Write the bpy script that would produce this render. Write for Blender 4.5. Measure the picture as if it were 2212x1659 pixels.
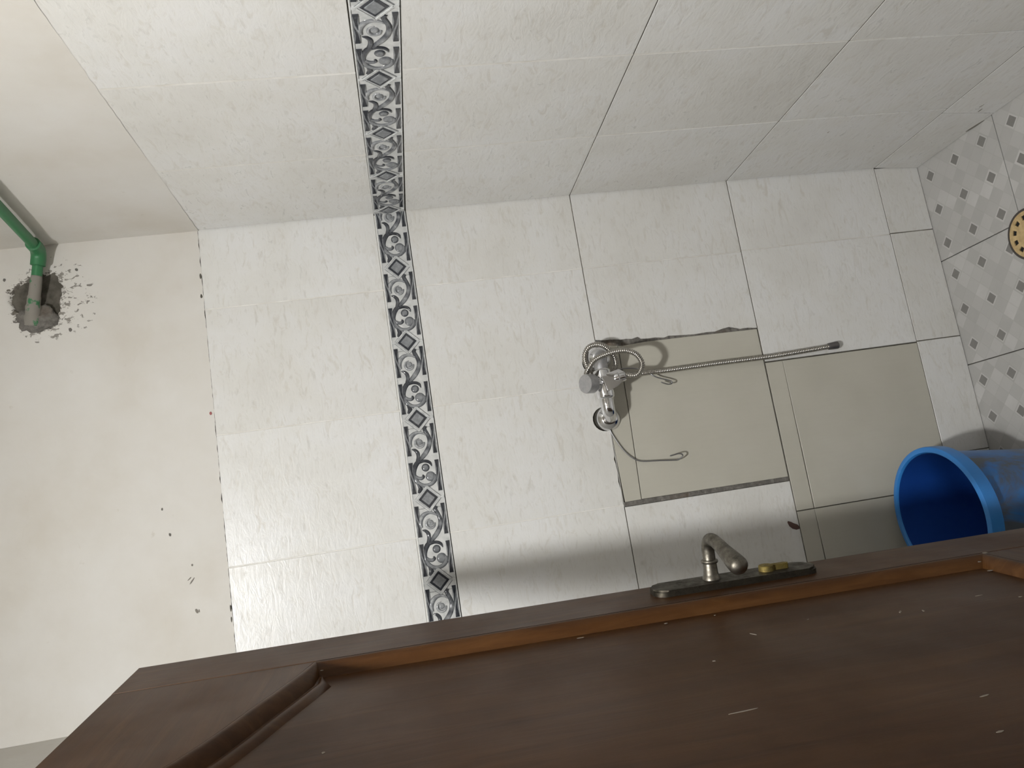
import bpy, bmesh, math, random
from mathutils import Vector, Matrix, noise
random.seed(7)
for o in list(bpy.data.objects): bpy.data.objects.remove(o)
SC = bpy.context.scene
COL = SC.collection
# ------------------------------------------------------------------ camera
# phone held sideways: world "up" points to the left of the picture
cam = bpy.data.cameras.new('camera'); camo = bpy.data.objects.new('camera', cam); COL.objects.link(camo)
RX = Vector((-.152617, -.127331, -.980048)); RD = Vector((-.974688, .183325, .127964)); RF = Vector((.163374, .974771, -.152087))
m = Matrix((RX, -RD, -RF)).transposed().to_4x4(); m.translation = (-.7919, -1.875, 1.5438)
camo.matrix_world = m
cam.sensor_width = 36; cam.lens = 36 * 1661.17 / 2212; cam.clip_start = .02
SC.camera = camo
# ------------------------------------------------------------------ world, exposure
w = bpy.data.worlds.new('world'); SC.world = w; w.use_nodes = True
w.node_tree.nodes['Background'].inputs[0].default_value = (.86, .90, 1, 1)
w.node_tree.nodes['Background'].inputs[1].default_value = .12
vs = SC.view_settings
vs.view_transform = 'Standard'; vs.look = 'None'; vs.exposure = 0.0; vs.gamma = 1; vs.use_curve_mapping = False
LAMP = Vector((-.985, -1.80, 2.62)); LAMP_AXIS = Vector((-.06, .30, -.95)).normalized(); LAMP_POWER = 1540.0

# ------------------------------------------------------------------ node helpers
def new_mat(name, base=(.8, .8, .8), rough=.5, metal=0.0, coat=0.0, spec=None):
    mt = bpy.data.materials.new(name); mt.use_nodes = True
    b = mt.node_tree.nodes['Principled BSDF']
    b.inputs['Base Color'].default_value = (*base, 1); b.inputs['Roughness'].default_value = rough
    b.inputs['Metallic'].default_value = metal; b.inputs['Coat Weight'].default_value = coat
    if spec is not None: b.inputs['Specular IOR Level'].default_value = spec
    return mt, mt.node_tree, b
def N(nt, t, **kw):
    n = nt.nodes.new(t)
    for k, v in kw.items():
        if k.startswith('_'): setattr(n, k[1:], v)
        else: n.inputs[k.replace('9', ' ')].default_value = v
    return n
def pos(nt, scale=(1, 1, 1), rand=False, obj=False):
    if obj: src = nt.nodes.new('ShaderNodeTexCoord').outputs['Object']
    else: src = nt.nodes.new('ShaderNodeNewGeometry').outputs['Position']
    mp = nt.nodes.new('ShaderNodeMapping'); mp.inputs['Scale'].default_value = scale
    nt.links.new(src, mp.inputs['Vector'])
    if rand:
        oi = nt.nodes.new('ShaderNodeObjectInfo'); mu = nt.nodes.new('ShaderNodeMath'); mu.operation = 'MULTIPLY'
        mu.inputs[1].default_value = 37.0; nt.links.new(oi.outputs['Random'], mu.inputs[0])
        nt.links.new(mu.outputs[0], mp.inputs['Location'])
    return mp.outputs[0]
def noi(nt, vec, scale, detail=4, rough=.55, dist=0.0):
    n = nt.nodes.new('ShaderNodeTexNoise'); n.inputs['Scale'].default_value = scale
    n.inputs['Detail'].default_value = detail; n.inputs['Roughness'].default_value = rough; n.inputs['Distortion'].default_value = dist
    nt.links.new(vec, n.inputs['Vector']); return n.outputs['Fac']
def ramp(nt, fac, stops):
    r = nt.nodes.new('ShaderNodeValToRGB'); e = r.color_ramp.elements
    while len(e) < len(stops): e.new(.5)
    for el, (p, c) in zip(e, stops):
        el.position = p; el.color = (*c, 1) if len(c) == 3 else c
    nt.links.new(fac, r.inputs[0]); return r.outputs[0]
def mix(nt, fac, a, b, mode='MIX'):
    n = nt.nodes.new('ShaderNodeMix'); n.data_type = 'RGBA'; n.blend_type = mode
    for s, v in ((n.inputs[0], fac), (n.inputs[6], a), (n.inputs[7], b)):
        if isinstance(v, (int, float)): s.default_value = v
        elif isinstance(v, tuple): s.default_value = (*v, 1)
        else: nt.links.new(v, s)
    return n.outputs[2]
def math_(nt, op, a, b=None, c=None):
    n = nt.nodes.new('ShaderNodeMath'); n.operation = op
    for i, v in enumerate((a, b, c)):
        if v is None: continue
        if isinstance(v, (int, float)): n.inputs[i].default_value = v
        else: nt.links.new(v, n.inputs[i])
    return n.outputs[0]
def bump(nt, b, h, strength=.2, dist=.001):
    n = nt.nodes.new('ShaderNodeBump'); n.inputs['Strength'].default_value = strength; n.inputs['Distance'].default_value = dist
    nt.links.new(h, n.inputs['Height']); nt.links.new(n.outputs[0], b.inputs['Normal'])
G3 = lambda v: (v, v, v)

# ------------------------------------------------------------------ materials
MAT = {}
# off-white stone-look glazed wall tile
mt, nt, b = new_mat('stone_tile', rough=.3); MAT['tile'] = mt
p1 = pos(nt, (1, 1, 1), True); p2 = pos(nt, (18, 18, 60), True); p3 = pos(nt, (9, 9, 26), True)
big = noi(nt, p1, 6, 5, .6); fine = noi(nt, p2, 1.6, 4, .6, .6); med = noi(nt, p3, 2.2, 5, .65, 1.2)
c = ramp(nt, big, [(.28, (.625, .617, .59)), (.45, (.665, .66, .635)), (.6, (.69, .69, .68)), (.75, (.655, .645, .615))])
c = mix(nt, ramp(nt, med, [(.30, G3(.8)), (.46, G3(0))]), c, (.575, .555, .51))
c = mix(nt, ramp(nt, fine, [(.26, G3(.55)), (.42, G3(0))]), c, (.50, .485, .45))
oi = nt.nodes.new('ShaderNodeObjectInfo')
tv = ramp(nt, oi.outputs['Random'], [(0, (.955, .95, .94)), (1, (1, 1, 1))])
c = mix(nt, 1.0, c, tv, 'MULTIPLY'); nt.links.new(c, b.inputs['Base Color'])
hh = math_(nt, 'ADD', math_(nt, 'MULTIPLY', med, .9), math_(nt, 'MULTIPLY', fine, .35))
bump(nt, b, hh, .34, .0022)
nt.links.new(ramp(nt, med, [(.3, G3(.42)), (.65, G3(.27))]), b.inputs['Roughness'])
# plain greige replacement tile
mt, nt, b = new_mat('plain_tile', rough=.38); MAT['plain'] = mt
n1 = noi(nt, pos(nt, (2, 2, 2), True), 3, 4); n2 = noi(nt, pos(nt, (140, 140, 10)), 1, 3)
c = ramp(nt, n1, [(.3, (.445, .428, .365)), (.7, (.485, .468, .405))])
c = mix(nt, ramp(nt, n2, [(.45, G3(0)), (.75, G3(.18))]), c, (.42, .40, .34)); nt.links.new(c, b.inputs['Base Color'])
bump(nt, b, n2, .06, .0005)
# grout / cement
mt, nt, b = new_mat('pale_grout', rough=.85); MAT['grout'] = mt
n1 = noi(nt, pos(nt), 22, 5); nt.links.new(ramp(nt, n1, [(.3, (.60, .58, .53)), (.7, (.76, .75, .72))]), b.inputs['Base Color'])
mt, nt, b = new_mat('dark_joint', rough=.95); MAT['joint'] = mt
n1 = noi(nt, pos(nt), 40, 5); nt.links.new(ramp(nt, n1, [(.3, (.045, .04, .03)), (.7, (.13, .12, .10))]), b.inputs['Base Color'])
bump(nt, b, n1, .5, .003)
mt, nt, b = new_mat('dirty_joint', rough=.95); MAT['dirt'] = mt
n1 = noi(nt, pos(nt), 14, 5, .65); nt.links.new(ramp(nt, n1, [(.3, (.06, .055, .042)), (.55, (.13, .12, .10)), (.75, (.30, .28, .24))]), b.inputs['Base Color'])
mt, nt, b = new_mat('hall_paint', (.34, .32, .29), .8); MAT['hall'] = mt
mt, nt, b = new_mat('grey_cement', rough=.95); MAT['cement'] = mt
n1 = noi(nt, pos(nt), 70, 6, .7); n2 = noi(nt, pos(nt), 18, 4)
c = ramp(nt, n1, [(.3, (.085, .08, .07)), (.55, (.16, .15, .135)), (.75, (.25, .235, .21))])
c = mix(nt, ramp(nt, n2, [(.55, G3(0)), (.72, G3(.55))]), c, (.13, .085, .05)); nt.links.new(c, b.inputs['Base Color'])
bump(nt, b, n1, .7, .004)
# painted plaster
mt, nt, b = new_mat('painted_plaster', rough=.75); MAT['plaster'] = mt
P = pos(nt); n1 = noi(nt, P, 3.2, 5, .6); n2 = noi(nt, P, 30, 5, .6); n3 = noi(nt, pos(nt, (1, 1, 3)), 8, 6, .75, .8)
c = ramp(nt, n1, [(.3, (.555, .525, .47)), (.5, (.605, .585, .545)), (.72, (.64, .628, .60))])
c = mix(nt, ramp(nt, n3, [(.66, G3(0)), (.8, G3(.45))]), c, (.47, .42, .34))
c = mix(nt, ramp(nt, n2, [(.24, G3(.5)), (.33, G3(0))]), c, (.45, .41, .35))
PL_C = c; nt.links.new(c, b.inputs['Base Color']); bump(nt, b, math_(nt, 'ADD', n1, math_(nt, 'MULTIPLY', n2, .25)), .25, .006)
# same plaster with the broken-out patch of bare cement round the pipe
mt = MAT['plaster'].copy(); mt.name = 'broken_plaster'; MAT['plaster_hole'] = mt; nt = mt.node_tree; b = nt.nodes['Principled BSDF']
old = b.inputs['Base Color'].links[0].from_socket
sx = nt.nodes.new('ShaderNodeSeparateXYZ'); nt.links.new(pos(nt), sx.inputs[0])
hx = math_(nt, 'DIVIDE', math_(nt, 'SUBTRACT', sx.outputs[0], -.137), .066); hz_ = math_(nt, 'DIVIDE', math_(nt, 'SUBTRACT', sx.outputs[2], 2.346), .054)
hr = math_(nt, 'SQRT', math_(nt, 'ADD', math_(nt, 'MULTIPLY', hx, hx), math_(nt, 'MULTIPLY', hz_, hz_)))
e1 = noi(nt, pos(nt, (1.4, 1, .6)), 42, 5, .7); e2 = noi(nt, pos(nt, (1.25, 1, .8)), 62, 5, .68, .5)
hr2 = math_(nt, 'ADD', hr, math_(nt, 'MULTIPLY', math_(nt, 'SUBTRACT', e1, .5), 2.0))
core = ramp(nt, hr2, [(.93, G3(1)), (1.0, G3(0))])
skew = math_(nt, 'ADD', hr, math_(nt, 'MULTIPLY', hz_, .42))
fleck = math_(nt, 'MULTIPLY', math_(nt, 'GREATER_THAN', e2, math_(nt, 'ADD', .43, math_(nt, 'MULTIPLY', skew, .12))), math_(nt, 'LESS_THAN', skew, 1.5))
core = math_(nt, 'MAXIMUM', core, math_(nt, 'MULTIPLY', fleck, .8))
cem = ramp(nt, noi(nt, pos(nt), 60, 6, .7), [(.3, (.06, .052, .043)), (.5, (.13, .115, .095)), (.72, (.22, .20, .17))])
nt.links.new(mix(nt, core, old, cem), b.inputs['Base Color'])
# glazed border
mt, nt, b = new_mat('border_glaze', rough=.12, coat=.3); MAT['border'] = mt
n1 = noi(nt, pos(nt), 60, 4); nt.links.new(ramp(nt, n1, [(.3, (.46, .47, .465)), (.7, (.64, .645, .63))]), b.inputs['Base Color'])
mt, nt, b = new_mat('border_relief_glaze', rough=.1, coat=.4); MAT['relief'] = mt
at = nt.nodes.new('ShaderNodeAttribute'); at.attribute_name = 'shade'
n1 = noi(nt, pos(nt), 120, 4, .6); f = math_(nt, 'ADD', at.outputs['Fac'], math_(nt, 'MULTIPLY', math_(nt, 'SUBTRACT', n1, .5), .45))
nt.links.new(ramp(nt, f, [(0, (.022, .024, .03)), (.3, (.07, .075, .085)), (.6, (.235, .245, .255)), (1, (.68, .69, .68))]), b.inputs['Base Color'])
# floor tile
mt, nt, b = new_mat('floor_tile', rough=.35); MAT['floor'] = mt
uv = nt.nodes.new('ShaderNodeUVMap').outputs[0]
sp = nt.nodes.new('ShaderNodeSeparateXYZ'); nt.links.new(uv, sp.inputs[0])
px_, py_ = math_(nt, 'MULTIPLY', sp.outputs[0], 3), math_(nt, 'MULTIPLY', sp.outputs[1], 3)
sm, df = math_(nt, 'ADD', px_, py_), math_(nt, 'SUBTRACT', px_, py_)
ca, cb = math_(nt, 'ADD', math_(nt, 'MULTIPLY', sm, 2), .5), math_(nt, 'ADD', math_(nt, 'MULTIPLY', df, 2), .5)
fa, fb = math_(nt, 'FLOOR', ca), math_(nt, 'FLOOR', cb)
cv = nt.nodes.new('ShaderNodeCombineXYZ'); nt.links.new(fa, cv.inputs[0]); nt.links.new(fb, cv.inputs[1])
oi = nt.nodes.new('ShaderNodeObjectInfo'); nt.links.new(oi.outputs['Random'], cv.inputs[2])
wn = nt.nodes.new('ShaderNodeTexWhiteNoise'); nt.links.new(cv.outputs[0], wn.inputs['Vector'])
cell = ramp(nt, wn.outputs[0], [(0, (.33, .325, .31)), (.45, (.40, .395, .38)), (.8, (.44, .435, .42)), (1, (.54, .535, .52))])
cloud = noi(nt, pos(nt), 14, 5, .6); cell = mix(nt, ramp(nt, cloud, [(.3, G3(.75)), (.7, G3(.25))]), cell, (.42, .412, .395))
ea = math_(nt, 'ABSOLUTE', math_(nt, 'SUBTRACT', math_(nt, 'FRACT', ca), .5)); eb = math_(nt, 'ABSOLUTE', math_(nt, 'SUBTRACT', math_(nt, 'FRACT', cb), .5))
edge = math_(nt, 'GREATER_THAN', math_(nt, 'MAXIMUM', ea, eb), .465)
cell = mix(nt, math_(nt, 'MULTIPLY', edge, .35), cell, (.36, .35, .33))
dx = math_(nt, 'ABSOLUTE', math_(nt, 'SUBTRACT', math_(nt, 'FRACT', px_), .5)); dy = math_(nt, 'ABSOLUTE', math_(nt, 'SUBTRACT', math_(nt, 'FRACT', py_), .5))
dd = math_(nt, 'ADD', dx, dy)
cell = mix(nt, math_(nt, 'MULTIPLY', math_(nt, 'LESS_THAN', dd, .205), .5), cell, (.55, .54, .52))
cell = mix(nt, math_(nt, 'LESS_THAN', dd, .165), cell, mix(nt, cloud, (.15, .145, .135), (.235, .23, .215)))
nt.links.new(cell, b.inputs['Base Color'])
# door paint / wood
def wood(name, sc, tint=1.0):
    mt, nt, b = new_mat(name, rough=.38, spec=.15)
    v = pos(nt, sc, False, True); n1 = noi(nt, v, 1.0, 6, .65, 1.0); n2 = noi(nt, pos(nt, (1, 1, 1), False, True), 6, 4)
    n3 = noi(nt, pos(nt, (14, 60, 14), False, True), 1.0, 6, .7, .5)
    c = ramp(nt, n1, [(.25, (.036 * tint, .0135 * tint, .0040 * tint)), (.5, (.058 * tint, .0240 * tint, .0072 * tint)), (.75, (.084 * tint, .038 * tint, .0125 * tint))])
    c = mix(nt, ramp(nt, n2, [(.45, G3(0)), (.75, G3(.5))]), c, (.040 * tint, .0165 * tint, .005 * tint))
    nt.links.new(c, b.inputs['Base Color'])
    nt.links.new(ramp(nt, n2, [(.3, G3(.30)), (.7, G3(.46))]), b.inputs['Roughness'])
    bump(nt, b, n1, .12, .002); return mt
MAT['wood_v'] = wood('brown_varnished_stile', (60, 5, 60)); MAT['wood_h'] = wood('brown_varnished_rail', (5, 60, 60))
MAT['wood_p'] = wood('brown_varnished_panel', (30, 3, 30), .95); MAT['wood_m'] = wood('brown_moulding', (60, 6, 60), 1.05)
MAT['chip'], nt, b = new_mat('white_paint_chip', (.22, .19, .155), .7)
# metals
def metal(name, col, rough, dirt=0.0, dirtcol=(.1, .1, .08), bsc=60):
    mt, nt, b = new_mat(name, col, rough, 1.0)
    if dirt:
        n1 = noi(nt, pos(nt), bsc, 6, .7)
        f = ramp(nt, n1, [(.5 - dirt * .25, G3(0)), (.5 + dirt * .25, G3(1))])
        nt.links.new(mix(nt, f, col, dirtcol), b.inputs['Base Color'])
        nt.links.new(ramp(nt, n1, [(.3, G3(rough)), (.7, G3(min(1, rough + .35)))]), b.inputs['Roughness'])
    return mt
MAT['chrome'] = metal('chrome', (.72, .72, .73), .08)
MAT['chrome_dull'] = metal('dull_chrome', (.54, .54, .55), .36, .5, (.44, .44, .45), 60)
MAT['hose'] = metal('steel_hose', (.40, .38, .345), .24)
MAT['hose_end'] = metal('hose_nut', (.20, .19, .19), .45)
MAT['wire'] = metal('steel_wire', (.32, .32, .33), .4)
MAT['old'] = metal('tarnished_brass', (.27, .25, .21), .30, .8, (.06, .054, .042), 60)
MAT['oldplate'] = metal('tarnished_plate', (.10, .09, .07), .35, .8, (.03, .025, .02), 40)
MAT['brass'] = metal('brass_turn', (.26, .20, .06), .5, .5, (.15, .12, .05), 90)
MAT['void_shade'], nt, b = new_mat('painted_void_shade', (.006, .006, .006), .9)  # near-black colour painted in for the shade below the drain holes
# plastic
mt, nt, b = new_mat('green_plastic_pipe', (.034, .165, .065), .45); MAT['green'] = mt
mt, nt, b = new_mat('cement_smeared_green', (.05, .23, .09), .8); MAT['green_dirty'] = mt
n1 = noi(nt, pos(nt), 38, 4, .55); nt.links.new(mix(nt, ramp(nt, n1, [(.36, G3(0)), (.42, G3(1))]), (.036, .16, .065), (.22, .205, .18)), b.inputs['Base Color'])
mt, nt, b = new_mat('blue_plastic', (.02, .15, .45), .38); MAT['blue'] = mt
P = pos(nt, (1, 1, .5)); n1 = noi(nt, P, 9, 6, .65, .6)
sx = nt.nodes.new('ShaderNodeSeparateXYZ'); nt.links.new(pos(nt), sx.inputs[0])
c = mix(nt, ramp(nt, noi(nt, pos(nt), 25, 4), [(.3, G3(0)), (.7, G3(1))]), (.016, .125, .40), (.03, .17, .46))
dirt = ramp(nt, n1, [(.45, G3(0)), (.57, G3(.85))]); 
c = mix(nt, dirt, c, (.085, .085, .065)); nt.links.new(c, b.inputs['Base Color'])
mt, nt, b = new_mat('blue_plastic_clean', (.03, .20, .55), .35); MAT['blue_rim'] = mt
mt, nt, b = new_mat('blue_plastic_inside_shaded', (.006, .05, .26), .45); MAT['blue_in_shade'] = mt  # the bucket's blue darkened, shade inside it put into the colour
mt, nt, b = new_mat('drain_cream', (.50, .36, .17), .4); MAT['drain'] = mt
n1 = noi(nt, pos(nt), 90, 4); nt.links.new(ramp(nt, n1, [(.3, (.40, .28, .13)), (.7, (.56, .42, .21))]), b.inputs['Base Color'])
MAT['drain_rim'], nt, b = new_mat('drain_rim', (.05, .042, .035), .5)
MAT['stain'], nt, b = new_mat('brown_stain', (.10, .055, .045), .6)
MAT['red'], nt, b = new_mat('red_mark', (.30, .10, .10), .8)
MAT['speck'], nt, b = new_mat('dark_speck', (.20, .185, .16), .9)
MAT['white'], nt, b = new_mat('white_plastic', (.75, .75, .73), .5)
mt, nt, b = new_mat('lit_bulb'); MAT['bulb'] = mt
b.inputs['Base Color'].default_value = (0, 0, 0, 1); b.inputs['Emission Color'].default_value = (.995, .99, .98, 1); b.inputs['Emission Strength'].default_value = LAMP_POWER

# ------------------------------------------------------------------ object helpers
def link(name, me, mat=None, parent=None, smooth=False):
    o = bpy.data.objects.new(name, me); COL.objects.link(o)
    if mat is not None and not me.materials: me.materials.append(MAT[mat] if isinstance(mat, str) else mat)
    if parent is not None: o.parent = parent
    if smooth:
        for p in me.polygons: p.use_smooth = True
    return o
def mesh(name, vs, fs):
    me = bpy.data.meshes.new(name); me.from_pydata([tuple(v) for v in vs], [], fs); me.update(); return me
def bm_mesh(name, bm):
    bmesh.ops.recalc_face_normals(bm, faces=bm.faces)
    me = bpy.data.meshes.new(name); bm.to_mesh(me); bm.free(); return me
def empty(name, loc=(0, 0, 0)):
    o = bpy.data.objects.new(name, None); o.location = loc; COL.objects.link(o); o.empty_display_size = .05; return o
def tag(o, label=None, cat=None, group=None, kind=None):
    if label: o['label'] = label
    if cat: o['category'] = cat
    if group: o['group'] = group
    if kind: o['kind'] = kind
    return o
def box_bm(bm, x0, x1, y0, y1, z0, z1, bev=0):
    r = bmesh.ops.create_cube(bm, size=1)
    for v in r['verts']: v.co = Vector(((x0 + x1) / 2 + v.co.x * (x1 - x0), (y0 + y1) / 2 + v.co.y * (y1 - y0), (z0 + z1) / 2 + v.co.z * (z1 - z0)))
    if bev: bmesh.ops.bevel(bm, geom=[e for e in bm.edges if e.verts[0] in r['verts']], offset=bev, segments=2, affect='EDGES')
    return bm
def box(name, x0, x1, y0, y1, z0, z1, mat, parent=None, bev=0):
    return link(name, bm_mesh(name, box_bm(bmesh.new(), x0, x1, y0, y1, z0, z1, bev)), mat, parent)
def slab(name, pts, to3, mat, parent, thick=.008, bev=.0006, uv=False):
    """polygon outline pts (2D, any order) -> tile with a small bevelled front edge. to3(a,b,depth) maps to world"""
    ar = sum(pts[i][0] * pts[(i + 1) % len(pts)][1] - pts[(i + 1) % len(pts)][0] * pts[i][1] for i in range(len(pts)))
    if ar < 0: pts = pts[::-1]
    n = len(pts); ins = []
    for i in range(n):
        a, b, c = Vector(pts[i - 1]), Vector(pts[i]), Vector(pts[(i + 1) % n])
        d1 = (b - a).normalized(); d2 = (c - b).normalized(); n1 = Vector((-d1.y, d1.x)); n2 = Vector((-d2.y, d2.x))
        mm = n1 + n2
        if mm.length < .3: mm = n1
        mm = mm / max(.4, mm.length_squared) * 2
        ins.append(b + mm * bev)
    V = [to3(p[0], p[1], 0) for p in ins] + [to3(p[0], p[1], bev) for p in pts] + [to3(p[0], p[1], thick) for p in pts]
    F = [tuple(range(n))] + [(i, n + i, n + (i + 1) % n, (i + 1) % n)[::-1] for i in range(n)] + [(n + i, 2 * n + i, 2 * n + (i + 1) % n, n + (i + 1) % n)[::-1] for i in range(n)] + [tuple(range(2 * n, 3 * n))[::-1]]
    bm = bmesh.new(); bv = [bm.verts.new(v) for v in V]
    for f in F: bm.faces.new([bv[i] for i in f])
    if uv:
        ul = bm.loops.layers.uv.new('UVMap'); xs = [p[0] for p in pts]; ys = [p[1] for p in pts]
        x0, y0, sx, sy = uv
        for f in bm.faces:
            for l in f.loops:
                i = bv.index(l.vert) % n
                l[ul].uv = ((pts[i][0] - x0) / sx, (pts[i][1] - y0) / sy)
    return link(name, bm_mesh(name, bm), mat, parent)
def catmull(pts, k=6):
    P = [Vector(p) for p in pts]; out = []
    for i in range(len(P) - 1):
        p0 = P[max(i - 1, 0)]; p1 = P[i]; p2 = P[i + 1]; p3 = P[min(i + 2, len(P) - 1)]
        for j in range(k):
            t = j / k
            out.append(.5 * ((2 * p1) + (p2 - p0) * t + (2 * p0 - 5 * p1 + 4 * p2 - p3) * t * t + (-p0 + 3 * p1 - 3 * p2 + p3) * t ** 3))
    out.append(P[-1]); return out
def tube_bm(bm, path, radii, seg=14, caps=True):
    path = [Vector(p) for p in path]
    if isinstance(radii, (int, float)): radii = [radii] * len(path)
    t0 = (path[1] - path[0]).normalized(); up = Vector((0, 0, 1)) if abs(t0.z) < .9 else Vector((1, 0, 0))
    nrm = (up - t0 * up.dot(t0)).normalized(); rings = []
    for i, p in enumerate(path):
        t = (path[min(i + 1, len(path) - 1)] - path[max(i - 1, 0)])
        if t.length > 1e-9: t0 = t.normalized()
        nrm = (nrm - t0 * nrm.dot(t0)).normalized(); bn = t0.cross(nrm)
        rings.append([bm.verts.new(p + (nrm * math.cos(2 * math.pi * j / seg) + bn * math.sin(2 * math.pi * j / seg)) * radii[i]) for j in range(seg)])
    for a, b in zip(rings[:-1], rings[1:]):
        for j in range(seg): bm.faces.new((a[j], a[(j + 1) % seg], b[(j + 1) % seg], b[j]))
    if caps: bm.faces.new(rings[0][::-1]); bm.faces.new(rings[-1])
def tube(name, path, radii, mat, parent=None, seg=14, caps=True):
    bm = bmesh.new(); tube_bm(bm, path, radii, seg, caps)
    o = link(name, bm_mesh(name, bm), mat, parent, True); return o
def auto(o, ang=35):
    me = o.data; me.polygons.foreach_set('use_smooth', [True] * len(me.polygons))
    bm = bmesh.new(); bm.from_mesh(me)
    for e in bm.edges:
        e.smooth = not (len(e.link_faces) == 2 and e.calc_face_angle(0) > math.radians(ang))
    bm.to_mesh(me); bm.free(); return o
def lathe(name, base, axis, prof, mat, parent=None, seg=32):
    """prof: list of (along, radius)"""
    base, axis = Vector(base), Vector(axis).normalized(); u_ = axis.orthogonal().normalized(); v_ = axis.cross(u_)
    bm = bmesh.new(); rings = [[bm.verts.new(base + axis * a + (u_ * math.cos(2 * math.pi * j / seg) + v_ * math.sin(2 * math.pi * j / seg)) * max(r, 1e-4)) for j in range(seg)] for a, r in prof]
    for r0, r1 in zip(rings[:-1], rings[1:]):
        for j in range(seg): bm.faces.new((r0[j], r0[(j + 1) % seg], r1[(j + 1) % seg], r1[j]))
    bm.faces.new(rings[0][::-1]); bm.faces.new(rings[-1])
    o = link(name, bm_mesh(name, bm), mat, parent)
    return auto(o, 30)

# ================================================================== SETTING
RM_L, RM_P, RM_F, CEIL = -1.115, -1.50, -2.70, 2.74          # left wall, door partition, front wall, ceiling
B3 = lambda x, z, d: (x, d, z)                 # back wall: depth goes +y
def R3(y, z, d):                               # right wall: lowest course leans in a little
    lean = -.0105 * (.135 - z) / .135 if z < .135 else .004 * min(1, (z - .135) / .6)
    return (d + lean, y, z)
F3 = lambda x, y, d: (x, y, -d)

# ---------------- floor
fl = box('floor', RM_L - .1, .1, RM_F - .12, .1, -.08, -.006, 'joint'); tag(fl, 'pale grey patterned tile floor of the wet room', 'floor', kind='structure')
fx = [-.004, -.2915, -.5885, -.8855, RM_L]; fy = [.004] + [-.286 - .297 * q for q in range(9)]
for i in range(4):
    for j in range(9):
        g = .0012
        x1 = fx[i] - (g if i else 0); x0 = fx[i + 1] + g; y1 = fy[j] - (g if j else .001); y0 = fy[j + 1] + g
        slab('floor_tile', [(x0, y0), (x1, y0), (x1, y1), (x0, y1)], F3, 'floor', fl, .006, .0007, uv=(fx[i] - .297, (fy[j] if j else .011) - .297, .297, .297))
# ---------------- back wall
ZTOP = 1.967
wb = empty('wall_back'); tag(wb, 'back wall of pale stone-look tiles under cream plaster', 'wall', kind='structure')
def plaster_grid(name, to3, a0, a1, z0, z1, parent, na, nz, jag, hole=None, mat='plaster'):
    vs_, fs_ = [], []; idx = {}
    for i in range(na + 1):
        for j in range(nz + 1):
            a = a0 + (a1 - a0) * i / na; z = z0 + (z1 - z0) * j / nz
            if j == 0: z += jag * (noise.noise(Vector((a * 45, 3.1, 0))) + .5 * noise.noise(Vector((a * 130, 7.7, 0)))) - .0005
            d = .0016 * noise.noise(Vector((a * 4, z * 4, 1.3))) + .0005
            if hole:
                r, rim = hole(a, z)
                d += r
            idx[i, j] = len(vs_); vs_.append(to3(a, z, d))
    for i in range(na):
        for j in range(nz): fs_.append((idx[i, j], idx[i + 1, j], idx[i + 1, j + 1], idx[i, j + 1]))
    return link(name, mesh(name, vs_, fs_), mat, parent, True)
HC = (-.132, 2.338)
def hole_f(x, z):
    dx, dz = (x - HC[0]) / .062, (z - HC[1]) / .052
    a = math.atan2(dz, dx); r = math.hypot(dx, dz) * (1 + .16 * math.sin(3 * a + .6) + .12 * noise.noise(Vector((math.cos(a) * 3, math.sin(a) * 3, 4))) + .1 * noise.noise(Vector((x * 120, z * 120, 0))))
    return (.016 if r < .95 else max(0, .016 * (1.05 - r) / .10), r)
pb = plaster_grid('plaster', B3, RM_L, .012, ZTOP, CEIL, wb, 300, 150, .0022, hole_f, 'plaster_hole')
box('backing', RM_L - .1, .1, .0075, .11, -.05, CEIL, 'joint', wb)
ZR = [.0004, .1335, .578, 1.0205, 1.455, 1.535, ZTOP]
G = .0011
def rect(x0, x1, z0, z1, gx=.0014, gz=G): return [(x0 + gx, z0 + gz), (x1 - gx, z0 + gz), (x1 - gx, z1 - gz), (x0 + gx, z1 - gz)]
def bt(pts, mat='tile', name='wall_tile', **k): return slab(name, pts, B3, mat, wb, **k)
xs_bot = [.0, -.195, -.505, -.8165, RM_L]; XS = [.0105, -.1995, -.508, -.8155, RM_L]
xs_low = [.0105, -.197, -.507]
def arc(cx, cz, r, a0, a1, n=9): return [(cx + r * math.cos(math.radians(a0 + (a1 - a0) * i / n)), cz + r * math.sin(math.radians(a0 + (a1 - a0) * i / n))) for i in range(n + 1)]
for i in range(4): bt(rect(xs_bot[i + 1], xs_bot[i], ZR[0], ZR[1] + .0005))
# course 2
for i in range(2): bt(rect(xs_low[i + 1], xs_low[i], ZR[1], ZR[2]))
for x0, x1 in ((-.8985, -.508), (RM_L, -.8985)):
    bt([(x0 + .0012, .5295), (x1 - .0012, .5287), (x1 - .0012, ZR[2] - .0016), (x0 + .0012, ZR[2] - .0016)], 'plain', 'plain_wall_tile')
    bt([(x0 + .0012, ZR[1] + .0012), (x1 - .0012, ZR[1] + .0012), (x1 - .0012, .5277), (.3 * x1 + .7 * x0, .5262), (x0 + .0012, .5268)], 'plain', 'plain_wall_tile')
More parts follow.
